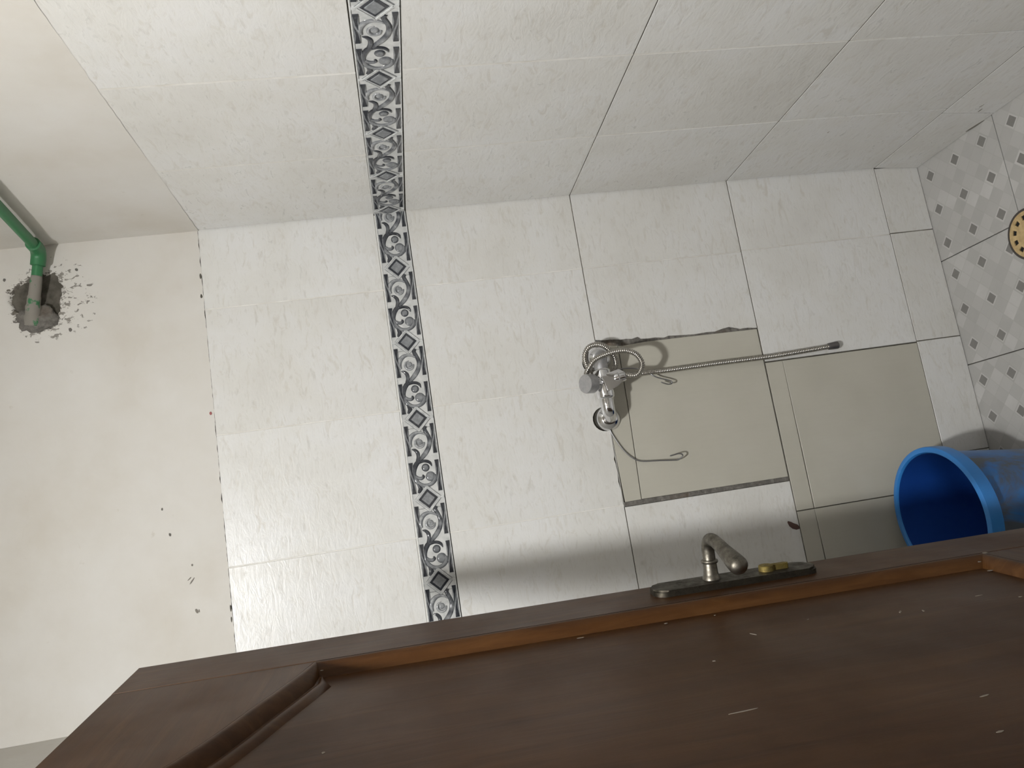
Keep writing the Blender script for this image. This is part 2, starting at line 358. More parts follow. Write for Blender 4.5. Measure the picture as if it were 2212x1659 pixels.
# course 3 : cut tile with a ragged edge, the plain patch, then whole tiles
bt(rect(-.1995, .0105, ZR[2], ZR[3]))
rag = [(-.3962, .9933), (-.3958, .9823), (-.3968, .9723), (-.3997, .9543), (-.399, .938), (-.4011, .9234), (-.3992, .9143), (-.3975, .9065), (-.4035, .898), (-.4052, .8802), (-.4048, .862), (-.408, .8366), (-.4047, .8233), (-.4066, .80), (-.4094, .7541), (-.408, .72), (-.409, .696), (-.404, .675), (-.4013, .6555), (-.405, .642), (-.4101, .6248), (-.4095, .605), (-.4125, .5834)]
hR, hL = (-.450, 1.034), (-.597, 1.031)
bt([(-.2009, ZR[2] + G), (-.2009, ZR[3] - G), (-.392, ZR[3] - G)] + rag + [(-.4125, ZR[2] + G)])
A_t = [(-.4075, 1.0145), (-.425, 1.0165), (-.47, 1.018), (-.56, 1.0185), (-.70, 1.0185), (-.8085, 1.0155)]
bt([(-.4145, .9645)] + A_t + [(-.8080, .9748), (-.60, .9672)], 'plain', 'plain_wall_tile')
bt([(-.4162, .5805), (-.4135, .78), (-.4128, .888), (-.4160, .951), (-.4155, .9625), (-.60, .9652), (-.8075, .9728), (-.8088, .5805)], 'plain', 'plain_wall_tile')
for x0, x1 in ((RM_L, -.8195),): bt(rect(x0, x1, ZR[2], ZR[3]))
# course 4 (under the border), two tiles are notched round the tap holes
for i in range(4):
    x0, x1 = XS[i + 1] + .0012, XS[i] - .0012; z0, z1 = ZR[3] + G, ZR[4] - .0012
    if i == 1:
        pts = [(x1, z0), (x1, z1), (x0, z1), (x0, z0)]; h = hR; 
        a_ = math.degrees(math.asin((z0 - h[1]) / .030)); pts += arc(h[0], h[1], .030, 180 - a_, a_, 12)
    elif i == 2:
        h = hL; a_ = math.degrees(math.asin((z0 - h[1]) / .031))
        pts = [(x1, z0), (x1, z1), (x0, z1), (x0, z0 + .001), (-.78, z0 - .0005), (-.757, z0 + .003), (-.748, z0 + .002), (-.735, z0 + .0005), (-.713, z0 + .0016), (-.700, z0 + .004), (-.692, z0 + .001)] + arc(h[0], h[1], .031, 180 - a_, a_, 12)
    else: pts = [(x0, z0), (x1, z0), (x1, z1), (x0, z1)]
    bt(pts)
for i in range(4): bt(rect(XS[i + 1], XS[i], ZR[5] + .0006, ZR[6]))
# pale grout filling the upright joints, and the rough cement left in the gaps of the repair
bm = bmesh.new()
for zz0, zz1, xl in ((ZR[3], ZR[4], XS[1:4]), (ZR[5], ZR[6], XS[1:4])):
    for x in xl: box_bm(bm, x - .0016, x + .0016, .0006, .008, zz0 + .001, zz1 - .001)
for zz0, zz1, xl in ((ZR[2], ZR[3], (-.1995,)), (ZR[1], ZR[2], (-.197,))):
    for x in xl: box_bm(bm, x - .0014, x + .0014, .0022, .008, zz0 + .001, zz1 - .001)
box_bm(bm, RM_L, 0, .0012, .008, ZR[5] - .0012, ZR[5] + .0012); box_bm(bm, RM_L, 0, .0016, .008, ZR[3] - .0004, ZR[3] + .0004)
link('grout', bm_mesh('grout', bm), 'grout', wb)
bm = bmesh.new()
for z in ZR[1:3]: box_bm(bm, RM_L, .01, .0007, .008, z - .0011, z + .0011)
box_bm(bm, -.392, .01, .0009, .008, ZR[3] - .0010, ZR[3] + .0010); box_bm(bm, RM_L, -.82, .0011, .008, ZR[3] - .0009, ZR[3] + .0009)
for x in xs_bot[1:4]: box_bm(bm, x - .0013, x + .0013, .001, .008, .002, ZR[1] - .001)
link('dirty_joint', bm_mesh('dirty_joint', bm), 'dirt', wb)
def lumpy(name, pts, depth0, mat, parent, amp=.003, step=.004, to3=B3):
    """rough infill: dense grid clipped to a polygon"""
    xs = [p[0] for p in pts]; zs = [p[1] for p in pts]; bm = bmesh.new()
    nx = max(2, int((max(xs) - min(xs)) / step)); nz = max(2, int((max(zs) - min(zs)) / step)); g = {}
    def ins(x, z):
        c = False
        for i in range(len(pts)):
            (x1, z1), (x2, z2) = pts[i - 1], pts[i]
            if (z1 > z) != (z2 > z) and x < (x2 - x1) * (z - z1) / (z2 - z1) + x1: c = not c
        return c
    for i in range(nx + 1):
        for j in range(nz + 1):
            x = min(xs) + (max(xs) - min(xs)) * i / nx; z = min(zs) + (max(zs) - min(zs)) * j / nz
            d = depth0 - amp * noise.noise(Vector((x * 130, z * 130, 2))) - amp * .5 * noise.noise(Vector((x * 320, z * 320, 5)))
            g[i, j] = (x, z, d)
    vs_ = {}
    for i in range(nx):
        for j in range(nz):
            q = [(i, j), (i + 1, j), (i + 1, j + 1), (i, j + 1)]
            if ins(sum(g[k][0] for k in q) / 4, sum(g[k][1] for k in q) / 4):
                for k in q:
                    if k not in vs_: vs_[k] = bm.verts.new(to3(*g[k]))
                bm.faces.new([vs_[k] for k in q])
    return link(name, bm_mesh(name, bm), mat, parent, True)
lumpy('cement_infill', [(-.394, 1.02), (-.394, .99), (-.3965, .955), (-.396, .91), (-.402, .88), (-.404, .82), (-.405, .75), (-.399, .65), (-.41, .58), (-.4165, .58), (-.4140, .78), (-.4135, .888), (-.4168, .951), (-.418, 1.02)], .003, 'cement', wb, .0025, .0022)
lumpy('cement_infill', [(-.8085, 1.0205), (-.8190, 1.0205), (-.8196, .578), (-.8085, .578)], .003, 'cement', wb, .0012, .0018)
# small marks on the wall
def blob(name, cx, cz, rx, rz, ang, mat, parent, th=.0006, wob=.25, n=12, to3=B3, d0=-.0003):
    pts = []; sd = random.random() * 50
    for i in range(n):
        a = 2 * math.pi * i / n; k = 1 + wob * noise.noise(Vector((math.cos(a) * 1.5 + sd, math.sin(a) * 1.5, sd)))
        u, v = rx * k * math.cos(a), rz * k * math.sin(a); pts.append((cx + u * math.cos(ang) - v * math.sin(ang), cz + u * math.sin(ang) + v * math.cos(ang)))
    return slab(name, pts, lambda x, z, d: to3(x, z, d + d0), mat, parent, th, th * .4)
slab('brown_stain', [(-.9185, .6065), (-.9225, .6085), (-.932, .6055), (-.9395, .5985), (-.9435, .5885), (-.9425, .5795), (-.936, .5793), (-.931, .583), (-.9265, .592), (-.922, .5985)], lambda x, z, d: B3(x, z, d - .0004), 'stain', wb, .0008, .0002)
for x, z, rx, rz, an, mk in ((-.8992, 2.0423, .0055, .003, .5, 'speck'), (-.8995, 2.037, .004, .0012, .1, 'speck'), (-.8317, 2.0469, .009, .0016, -.7, 'speck'), (-.826, 2.052, .006, .0012, -.9, 'speck'), (-.7965, 2.044, .003, .002, 0, 'speck'), (-.454, 1.9743, .004, .0028, 0, 'red'), (-.7211, 2.0865, .004, .0025, .3, 'cement'), (-.6611, 2.0992, .003, .002, 0, 'cement'), (-.1143, 1.9692, .007, .0022, 0, 'joint'), (-.1648, 1.9712, .005, .0025, 0, 'joint'), (-.905, 1.969, .008, .0016, 0, 'joint'), (-.93, 1.9695, .006, .0014, 0, 'joint'), (-.066, 2.250, .004, .003, .4, 'cement'), (-.2125, 2.272, .005, .0035, .2, 'cement'), (-.074, 2.41, .004, .003, 0, 'cement')):
    blob('wall_mark', x, z, rx, rz, an, mk, wb)
# ---------------- right wall
wr = empty('wall_right'); tag(wr, 'right wall of pale stone-look tiles under cream plaster', 'wall', kind='structure')
plaster_grid('plaster', lambda y, z, d: R3(y, z, d - .0012), RM_F, 0, ZTOP - .0022, CEIL, wr, 220, 60, .0022)
box('backing', .0085, .11, RM_F - .12, .02, -.05, CEIL, 'joint', wr)
def rz(k, y): return (ZR[k] + (-.03, -.015, -.01, -.003, -.003, 0)[k - 1] * y) if k else ZR[0]
YS = [-.0015, -.318, -.6225, -.927, -1.2315, -1.536, -1.8405, -2.145, -2.4495, RM_F]
def rt(y0, y1, k0, k1, gz=G, gy=.0021):
    ya, yb = y0 + gy, y1 - gy
    slab('wall_tile', [(ya, rz(k0, ya) + gz), (yb, rz(k0, yb) + gz), (yb, rz(k1, yb) - gz), (ya, rz(k1, ya) - gz)], R3, 'tile', wr)
for k0, k1 in ((0, 1), (1, 2), (2, 3), (3, 4), (5, 6)):
    for i in range(9):
        yy0, yy1 = YS[i + 1], YS[i]
        if k0 == 0: yy0, yy1 = (YS[i + 1] + .022 if i < 8 else RM_F), (YS[i] + .022 if i else 0)
        rt(yy0, yy1, k0, k1)
bm = bmesh.new()
for k0, k1, dpt in ((0, 1, .003), (1, 2, .0012), (2, 3, .0008), (3, 4, .0005), (5, 6, .0005)):
    if k0 == 0: continue
    for y in YS[1:9]: box_bm(bm, dpt + .0035, .012, y - .0024, y + .0024, rz(k0, y) + .001, rz(k1, y) - .001)
box_bm(bm, .005, .012, RM_F, 0, ZR[5] - .001, ZR[5] + .0012)
link('grout', bm_mesh('grout', bm), 'grout', wr)
bm = bmesh.new()
for k in (1, 2, 3):
    for q in range(10):
        ya, yb = RM_F * q / 10, RM_F * (q + 1) / 10; z = rz(k, (ya + yb) / 2); xo = R3(0, z + .0001, 0)[0]
        dz_ = (rz(k, yb) - rz(k, ya)) / 2
        vq = [(xo + .0006, ya, rz(k, ya) - .0012), (xo + .0006, yb, rz(k, yb) - .0012), (xo + .0006, yb, rz(k, yb) + .0012), (xo + .0006, ya, rz(k, ya) + .0012)]
        bm.faces.new([bm.verts.new(v) for v in vq])
link('dirty_joint', bm_mesh('dirty_joint', bm), 'dirt', wr)
for y, z, ry, rz_, an in ((-.232, .004, .03, .0035, .1), (-.55, .10, .003, .006, .6), (-.33, .062, .007, .0012, .2), (-.31, .05, .008, .0016, 0), (-.245, .415, .004, .0012, .2)):
    blob('wall_mark', y, z, ry, rz_, an, 'speck', wr, to3=R3, d0=-.0006)
blob('wall_mark', 0.0, 0, .001, .001, 0, 'speck', wb)
# ---------------- unseen rest of the room
wl = empty('wall_left'); tag(wl, 'left wall mostly hidden behind the open door', 'wall', kind='structure')
L3 = lambda y, z, d: (RM_L - d, y, z)
plaster_grid('plaster', L3, RM_F, 0.01, ZTOP, CEIL, wl, 60, 20, .002)
box('backing', RM_L - .11, RM_L - .007, RM_F - .12, .1, -.05, CEIL, 'joint', wl)
for k0, k1 in ((0, 1), (1, 2), (2, 3), (3, 4), (4, 6)):
    for i in range(9): slab('wall_tile', rect(YS[i + 1], YS[i] + (.006 if i == 0 else 0), ZR[k0], ZR[k1]), L3, 'tile', wl)
OX0, OX1 = -1.070, -.205
wp = empty('wall_partition'); tag(wp, 'short partition walls either side of the doorway', 'wall', kind='structure')
box('wall_section', RM_L, OX0, RM_P - .12, RM_P, 0, CEIL, 'plaster', wp); box('wall_section', OX1, .003, RM_P - .12, RM_P, 0, CEIL, 'plaster', wp)
wf = box('wall_front', RM_L - .1, .1, RM_F - .1, RM_F, -.05, CEIL, 'hall'); tag(wf, 'plain wall behind the viewer', 'wall', kind='structure')
ce = box('ceiling', RM_L - .1, .1, RM_F - .12, .1, CEIL, CEIL + .08, 'plaster'); tag(ce, 'plain plastered ceiling', 'ceiling', kind='structure')

# ---------------- border strip with raised scrollwork
PER, BW = .1945, .078
Dz, Az, Bz = Vector((235, 165)), Vector((180, 1335)), Vector((550, -57))
det_ = Az.x * Bz.y - Az.y * Bz.x
def ab(p):
    d = Vector(p) - Dz; a = (d.x * Bz.y - d.y * Bz.x) / det_; b_ = (Az.x * d.y - Az.y * d.x) / det_
    return a * PER, b_ * BW
K = BW / 552
def ribbon(bm, sl, pts, ws, shades, h=.0024, k=5):
    P = catmull([(*ab(p), 0) for p in pts], k); n = len(P)
    def samp(arr, t):
        t *= len(arr) - 1; i = min(int(t), len(arr) - 2); return arr[i] + (arr[i + 1] - arr[i]) * (t - i)
    rows = []
    for i, p in enumerate(P):
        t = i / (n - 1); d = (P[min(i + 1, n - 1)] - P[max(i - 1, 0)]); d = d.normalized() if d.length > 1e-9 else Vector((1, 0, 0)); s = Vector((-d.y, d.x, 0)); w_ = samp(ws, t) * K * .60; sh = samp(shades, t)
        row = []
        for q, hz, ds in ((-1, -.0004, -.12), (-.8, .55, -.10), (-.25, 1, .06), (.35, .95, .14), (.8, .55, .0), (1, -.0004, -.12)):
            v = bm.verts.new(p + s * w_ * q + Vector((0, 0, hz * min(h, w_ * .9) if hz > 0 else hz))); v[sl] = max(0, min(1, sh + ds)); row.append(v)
        rows.append(row)
    for r0, r1 in zip(rows[:-1], rows[1:]):
        for j in range(5): bm.faces.new((r0[j], r0[j + 1], r1[j + 1], r1[j]))
    for r in (rows[0], rows[-1]): bm.faces.new(r)
def dome(bm, sl, c, r, sh, h=.0028, shc=None):
    a0, b0 = ab(c); R_ = r * K * 1.08; rows = []
    for q, hz in ((1, -.0004), (.85, .5), (.5, .85)):
        row = []
        for j in range(14):
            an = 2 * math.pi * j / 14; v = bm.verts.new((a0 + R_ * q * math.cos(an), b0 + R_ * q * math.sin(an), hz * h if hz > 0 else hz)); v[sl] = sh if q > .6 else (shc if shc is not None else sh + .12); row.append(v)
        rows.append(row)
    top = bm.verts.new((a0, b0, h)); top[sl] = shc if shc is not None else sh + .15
    for r0, r1 in zip(rows[:-1], rows[1:]):
        for j in range(14): bm.faces.new((r0[j], r0[(j + 1) % 14], r1[(j + 1) % 14], r1[j]))
    for j in range(14): bm.faces.new((rows[-1][j], rows[-1][(j + 1) % 14], top))
def flatpoly(bm, sl, pts, sh, h, inset=0):
    P = [Vector((*p, 0)) for p in pts]; c = sum(P, Vector()) / len(P)
    lo = [bm.verts.new((p.x, p.y, -.0004)) for p in P]; hi = [bm.verts.new((p.x + (c.x - p.x) * inset, p.y + (c.y - p.y) * inset, h)) for p in P]
    for v in lo + hi: v[sl] = sh
    n = len(P); bm.faces.new(hi)
    for i in range(n): bm.faces.new((lo[i], lo[(i + 1) % n], hi[(i + 1) % n], hi[i]))
def motif(fn):
    bm = bmesh.new(); sl = bm.verts.layers.float.new('shade'); fn(bm, sl); return bm
def m_scroll(bm, sl):
    ribbon(bm, sl, [(362, 292), (352, 345), (395, 420), (432, 500), (438, 580), (420, 660), (372, 745), (320, 810), (275, 870)], [62, 60, 58, 62, 66, 70, 74, 66, 40], [.05, .12, .3, .2, .5, .25, .55, .4, .12])
    ribbon(bm, sl, [(130, 640), (103, 570), (112, 490), (165, 425), (240, 398), (315, 408), (372, 440)], [26, 60, 76, 66, 46, 34, 24], [.52, .5, .58, .5, .55, .6, .5])
    ribbon(bm, sl, [(345, 560), (325, 625), (262, 645), (205, 600), (205, 530), (262, 495)], [26, 40, 44, 42, 30, 12], [.5, .55, .6, .55, .6, .6])
    dome(bm, sl, (272, 562), 50, .55, .0026, .62)
    ribbon(bm, sl, [(265, 870), (215, 925), (185, 1000), (180, 1085), (198, 1170), (245, 1240), (325, 1282), (415, 1282), (490, 1245), (535, 1180), (528, 1105)], [60, 74, 66, 50, 60, 66, 60, 56, 60, 66, 30], [.08, .06, .1, .2, .38, .48, .5, .48, .45, .4, .42])
    dome(bm, sl, (455, 1135), 82, .42, .0028, .58); dome(bm, sl, (370, 988), 66, .22, .003, .5)
    ribbon(bm, sl, [(205, 1130), (250, 1160), (300, 1165), (335, 1140), (318, 1105)], [40, 50, 52, 44, 20], [.4, .45, .42, .12, .1])
def m_leaf(bm, sl):
    ribbon(bm, sl, [(132, 680), (185, 690), (232, 735), (246, 800), (240, 870), (225, 905)], [10, 44, 58, 56, 62, 50], [.12, .05, .1, .3, .1, .05])
    ribbon(bm, sl, [(250, 895), (330, 878), (400, 885), (450, 915), (476, 968)], [60, 46, 48, 40, 8], [.05, .05, .02, .02, .1])
    ribbon(bm, sl, [(225, 1240), (262, 1290), (285, 1340), (262, 1385), (238, 1398)], [14, 48, 70, 50, 12], [.25, .1, .03, .05, .12])
def dm(c, r, rb=None): 
    a0, b0 = ab(c); rb = rb or r; return [(a0 - r * K * 1.0, b0), (a0, b0 + rb * K), (a0 + r * K, b0), (a0, b0 - rb * K)]
D1 = (Dz + Az)[:]
def m_frame(bm, sl):
    flatpoly(bm, sl, dm(D1, 240), .50, .0007); flatpoly(bm, sl, dm(D1, 232), .80, .0009)
    q = dm(D1, 212)
    for i in range(4):
        a, c_ = Vector(q[i]), Vector(q[(i + 1) % 4]); d = (c_ - a).normalized(); s = Vector((-d.y, d.x)) * .0016
        pts = [a + s, c_ + s, c_ - s, a - s]; flatpoly(bm, sl, [p[:] for p in pts], .86, .0022, .0)
    for sb in (-1, 1):                       # white cross bars either side of the lozenge
        a0, b0 = ab(D1); flatpoly(bm, sl, [(a0 - .0022, b0 + sb * .030), (a0 + .0022, b0 + sb * .030), (a0 + .0022, b0 + sb * .0378), (a0 - .0022, b0 + sb * .0378)], .88, .0025)
    for sb in (-1, 1):
        flatpoly(bm, sl, [(PER * .115, sb * .0368), (PER * 1.115, sb * .0368), (PER * 1.115, sb * .0388), (PER * .115, sb * .0388)], .92, .0012)
def m_loz(bm, sl):
    flatpoly(bm, sl, dm(D1, 178), .10, .0016, .1); flatpoly(bm, sl, dm(D1, 125), .56, .0030, .12)
def m_bar(bm, sl, a0, a1, sb):
    b0, b1 = sb * .0262, sb * .0362; am, bmid = (a0 + a1) / 2, (b0 + b1) / 2; L_ = a1 - a0
    flatpoly(bm, sl, [(a0, b0), (a1, b0), (a1, b1), (a0, b1)], .55, .0016, .04)
    h = .0021
    w_ = b1 - b0; up = [(a0 + .0006, b0 + w_ * .06), (a0 + .0006, b1 - w_ * .06)]; s1 = (-1 if sb > 0 else 1)
    # dark flame rising from either end
    flatpoly(bm, sl, [(a0 + .0006, b0 + w_ * .05), (a0 + L_ * .28, b0 + w_ * .3), (a0 + L_ * .62, b0 + w_ * .06), (a0 + L_ * .36, b0 + w_ * .62), (a0 + L_ * .14, b0 + w_ * .82), (a0 + .0006, b1 - w_ * .05)], .05, h)
    flatpoly(bm, sl, [(a1 - .0006, b1 - w_ * .05), (a1 - L_ * .28, b1 - w_ * .3), (a1 - L_ * .62, b1 - w_ * .06), (a1 - L_ * .36, b1 - w_ * .62), (a1 - L_ * .14, b1 - w_ * .82), (a1 - .0006, b0 + w_ * .05)], .05, h)
BARS = [(a0 * PER, a1 * PER, sb) for sb, off in ((-1, .0), (1, .0)) for a0, a1 in ((.075 + off, .455), (.535, .925))]
def base_bm():
    return box_bm(bmesh.new(), PER * .115 + .0004, PER * 1.115 - .0004, -BW / 2, BW / 2, -.008, 0)
def clip(bm, lo, hi):
    for a, s in ((lo, -1), (hi, 1)):
        if a is None: continue
        bmesh.ops.bisect_plane(bm, geom=bm.verts[:] + bm.edges[:] + bm.faces[:], plane_co=(a, 0, 0), plane_no=(s, 0, 0), clear_outer=True)
    return bm
def border_set(lo=None, hi=None):
    out = []
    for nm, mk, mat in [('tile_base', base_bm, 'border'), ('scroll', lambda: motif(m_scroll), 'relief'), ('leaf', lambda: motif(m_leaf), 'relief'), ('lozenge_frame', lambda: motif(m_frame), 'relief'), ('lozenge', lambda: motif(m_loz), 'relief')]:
        bm = clip(mk(), lo, hi)
        if bm.faces: out.append((nm, bm_mesh(nm, bm), mat))
        else: bm.free()
    for a0, a1, sb in BARS:
        if a0 < PER * .115: pass
        bm = clip(motif(lambda b_, s_: m_bar(b_, s_, a0, a1, sb)), lo, hi)
        if bm.faces: out.append(('side_bar', bm_mesh('side_bar', bm), 'relief'))
        else: bm.free()
    return out
FULL = border_set()
MB = Matrix(((-1, 0, 0, 0), (0, 0, -1, 0), (0, -1, 0, 0), (0, 0, 0, 1))); MR = Matrix(((0, 0, -1, 0), (1, 0, 0, 0), (0, -1, 0, 0), (0, 0, 0, 1)))
def put_border(parts, wall, M, loc):
    nm, me, mat = parts[0]; t = link('border_tile', me, mat, wall); t.matrix_local = Matrix.Translation(loc) @ M
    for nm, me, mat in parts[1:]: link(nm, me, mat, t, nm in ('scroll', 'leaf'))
zc = (ZR[4] + ZR[5]) / 2
for k in range(-1, 5):
    D = -.1441 - PER * k
    if D > 0: put_border(border_set(lo=D - .006, hi=None), wb, MB, (D, -.0005, zc))
    else: put_border(FULL if D - PER * 1.115 > RM_L else border_set(hi=D - RM_L), wb, MB, (D, -.0005, zc))
for k in range(0, 12):
    D = -.2134 - PER * k
    put_border(border_set(hi=.2134 - .0006) if k == 0 else FULL, wr, MR, (.0032, D, zc + .0018))

# ================================================================== DOOR
P0 = Vector((-.9234, -.69, 1.9416)); ES = Vector((-.1390, -.9903, .0023)); ET = Vector((-.0164, 0, -.9999)); EN = Vector((.9902, -.1390, -.0162))
DM = Matrix((ES, ET, EN)).transposed().to_4x4(); DM.translation = P0
door = empty('door_1'); door.matrix_world = DM; tag(door, 'open dark brown panelled wooden door with lever handle', 'door', kind='structure')
DWD, DH, TH = .78, 1.925, .036
def prism(name, pts, z0, z1, mat, parent, bev=.0005):
    ar = sum(pts[i][0] * pts[(i + 1) % len(pts)][1] - pts[(i + 1) % len(pts)][0] * pts[i][1] for i in range(len(pts)))
    if ar < 0: pts = pts[::-1]
    bm = bmesh.new(); lo = [bm.verts.new((p[0], p[1], z0)) for p in pts]; hi = [bm.verts.new((p[0], p[1], z1)) for p in pts]; n = len(pts)
    bm.faces.new(hi); bm.faces.new(lo[::-1])
    for i in range(n): bm.faces.new((lo[i], lo[(i + 1) % n], hi[(i + 1) % n], hi[i]))
    if bev: bmesh.ops.bevel(bm, geom=[e for e in bm.edges if all(v in hi for v in e.verts)], offset=bev, segments=2, affect='EDGES')
    return link(name, bm_mesh(name, bm), mat, parent)
SW = .104
prism('stile', [(0, 0), (SW, 0), (SW, DH), (0, DH)], -TH, 0, 'wood_v', door); prism('stile', [(DWD - SW, 0), (DWD, 0), (DWD, DH), (DWD - SW, DH)], -TH, 0, 'wood_v', door)
half = [(.104, .2515), (.150, .2360), (.2000, .2155), (.2450, .1955), (.2880, .1785), (.3279, .1605), (.3600, .1435), (.3790, .1310), (.39, .1200)]
arch = half + [(DWD - x, y) for x, y in half[-2::-1]]
prism('top_rail', [(SW + .0003, 0), (DWD - SW - .0003, 0)] + [(min(max(x, SW + .0003), DWD - SW - .0003), y) for x, y in arch[::-1]], -TH, -.0004, 'wood_h', door)
prism('lock_rail', [(SW, 1.235), (DWD - SW, 1.235), (DWD - SW, 1.36), (SW, 1.36)], -TH, -.0004, 'wood_h', door)
prism('bottom_rail', [(SW, 1.74), (DWD - SW, 1.74), (DWD - SW, DH), (SW, DH)], -TH, -.0004, 'wood_h', door)
prism('panel', [(SW - .004, .10), (DWD - SW + .004, .10), (DWD - SW + .004, 1.245), (SW - .004, 1.245)], -.026, -.0165, 'wood_p', door, 0)
prism('panel', [(SW - .004, 1.35), (DWD - SW + .004, 1.35), (DWD - SW + .004, 1.75), (SW - .004, 1.75)], -.026, -.0165, 'wood_p', door, 0)
PROF = [(0, -.0006), (.003, .0005), (.008, -.0005), (.013, -.004), (.0175, -.0095), (.0200, -.0145), (.0235, -.0150), (.0265, -.0120), (.031, -.0105), (.037, -.0120), (.042, -.0155), (.044, -.0175)]
PROF_V = PROF[:5] + [(.0200, -.0150), (.0215, -.0175)]
def sweep(name, path, inward, mat, parent, PROF=PROF_V):
    """moulding along path (s,t); inward(i) = 2D direction pointing into the panel"""
    bm = bmesh.new(); rows = []
    for i, p in enumerate(path):
        n_ = inward(i); rows.append([bm.verts.new((p[0] + n_[0] * d, p[1] + n_[1] * d, z)) for d, z in PROF])
    for a, b_ in zip(rows[:-1], rows[1:]):
        for j in range(len(PROF) - 1): bm.faces.new((a[j], a[j + 1], b_[j + 1], b_[j]))
    o = link(name, bm_mesh(name, bm), mat, parent); return auto(o, 50)
TB = 1.235
sweep('moulding', [(SW, .2515), (SW, .6), (SW, .95), (SW, TB)], lambda i: [(1, .35), (1, 0), (1, 0), (1, -1)][i], 'wood_m', door)
sweep('moulding', [(DWD - SW, .2515), (DWD - SW, TB)], lambda i: [(-1, .35), (-1, -1)][i], 'wood_m', door)
sweep('moulding', [(SW, TB), (DWD - SW, TB)], lambda i: [(1, -1), (-1, -1)][i], 'wood_m', door)
def arch_in(i):
    if i == 0: return (1, .35)
    if i == len(arch) - 1: return (-1, .35)
    d = (Vector(arch[i + 1]) - Vector(arch[i - 1])).normalized(); return (-d.y, d.x) if d.x > 0 else (d.y, -d.x)
sweep('arch_moulding', arch, arch_in, 'wood_p', door, PROF)
# chips of bare paint along the moulding and on the panel
for s_, t_, a, b_, an, dz in ((.150, .268, .006, .0016, .2, -.0145), (.128, .262, .003, .004, 0, -.006), (.140, .72, .004, .006, 0, -.0150), (.140, .79, .003, .003, 0, -.0150), (.141, .60, .0025, .010, 0, -.0150), (.125, 1.21, .006, .006, .4, -.006), (.108, 1.235, .010, .008, 0, .0006), (.145, 1.21, .005, .010, 0, -.0150), (.235, .80, .012, .002, .5, -.0163), (.245, .995, .004, .010, .9, -.0163), (.255, 1.02, .003, .007, 1.2, -.0163), (.235, 1.115, .003, .012, 0, -.0163), (.30, .72, .004, .004, 0, -.0163), (.215, .885, .002, .004, .5, -.0163), (.36, .285, .006, .004, 0, -.0163), (.44, .69, .0025, .035, .05, -.0163), (.50, .90, .003, .011, .2, -.0163), (.42, 1.09, .003, .003, .6, -.0163), (.265, 1.15, .003, .005, 0, -.0163), (.335, 1.10, .002, .003, 0, -.0163), (.565, .86, .003, .009, .1, -.0163)):
    blob('paint_chip', s_, t_, a * .4, b_ * .45, an, 'chip', door, .0004, .5, 10, lambda x, y, d: (x, y, -d), -dz - .0002)
# handle set
def rrect(cx, cy, w_, h_, r, n=6):
    out = []
    for qx, qy, a0 in ((1, 1, 0), (-1, 1, 90), (-1, -1, 180), (1, -1, 270)):
        for i in range(n + 1):
            a = math.radians(a0 + 90 * i / n); out.append((cx + qx * (w_ / 2 - r) + r * math.cos(a), cy + qy * (h_ / 2 - r) + r * math.sin(a)))
    return out
plate = prism('handle_plate', rrect(.047, .862, .050, .256, .018), 0, .0095, 'oldplate', door, .003); auto(plate, 40)
def dl(a, b_, c_): return Vector((a, b_, c_))
lever = tube('lever', catmull([dl(.045, .829, .008), dl(.045, .829, .040), dl(.0455, .829, .056), dl(.052, .829, .0675), dl(.066, .829, .0715), dl(.085, .8295, .068), dl(.105, .830, .061), dl(.125, .831, .0535), dl(.142, .832, .047), dl(.152, .8325, .0432)], 5),
    [.0095] * 20 + [.0094] * 5 + [.0095, .0096, .0098, .0100, .0103] + [.0106, .0110, .0114, .0118, .0123] + [.0127, .0131, .0134, .0136, .0137] + [.0136, .0130, .0112, .0085, .0050] + [.001], 'old', plate, 20)
lathe('lever_rose', (.045, .829, .0085), (0, 0, 1), [(0, .0135), (.004, .0132), (.007, .0115), (.010, .0108), (.0245, .0102), (.0255, .0122), (.0275, .0128), (.0295, .0122), (.0305, .0100)], 'old', plate, 24)
tt = prism('thumb_turn', rrect(.047, .931, .010, .040, .004), .0092, .0175, 'brass', plate, .0012); auto(tt, 40)
lathe('thumb_turn_boss', (.047, .916, .009), (0, 0, 1), [(0, .0115), (.008, .0112), (.009, .0100)], 'brass', plate, 24)
# door frame round the opening (outside the picture)
tr = empty('trim_1'); tag(tr, 'dark brown wooden door frame round the doorway', 'door frame', kind='structure')
box('jamb', OX0, OX0 + .022, RM_P - .125, RM_P + .001, 0, 2.06, 'wood_v', tr); box('jamb', OX1 - .022, OX1, RM_P - .125, RM_P + .001, 0, 2.06, 'wood_v', tr)

# ================================================================== THINGS
# ---------------- shower mixer
mx = empty('shower_mixer', (0, 0, 0)); tag(mx, 'chrome wall-mounted shower mixer tap with round knob', 'tap')
FLP = [(0, .0315), (.004, .0312), (.010, .0275), (.016, .0205), (.019, .0150)]
for nm, (fx_, fz_) in (('flange', (-.597, 1.0229)), ('flange', (-.442, 1.0180))):
    lathe(nm, (fx_, .001, fz_), (0, -1, 0), FLP, 'chrome', mx, 40)
tube('inlet_arm', catmull([(-.597, -.012, 1.0229), (-.5970, -.030, 1.0250), (-.5950, -.048, 1.0300), (-.5850, -.0600, 1.0345), (-.568, -.064, 1.036), (-.548, -.0645, 1.0362)], 6), [.0135] * 8 + [.0150] * 8 + [.0165] * 8 + [.0170] * 7, 'chrome', mx, 24)
tube('inlet_arm', catmull([(-.442, -.010, 1.0180), (-.442, -.030, 1.0210), (-.4450, -.048, 1.0270), (-.4560, -.0600, 1.0325), (-.472, -.064, 1.0355), (-.492, -.0645, 1.0362)], 6), [.0140] * 8 + [.0155] * 8 + [.0170] * 15, 'chrome_dull', mx, 24)
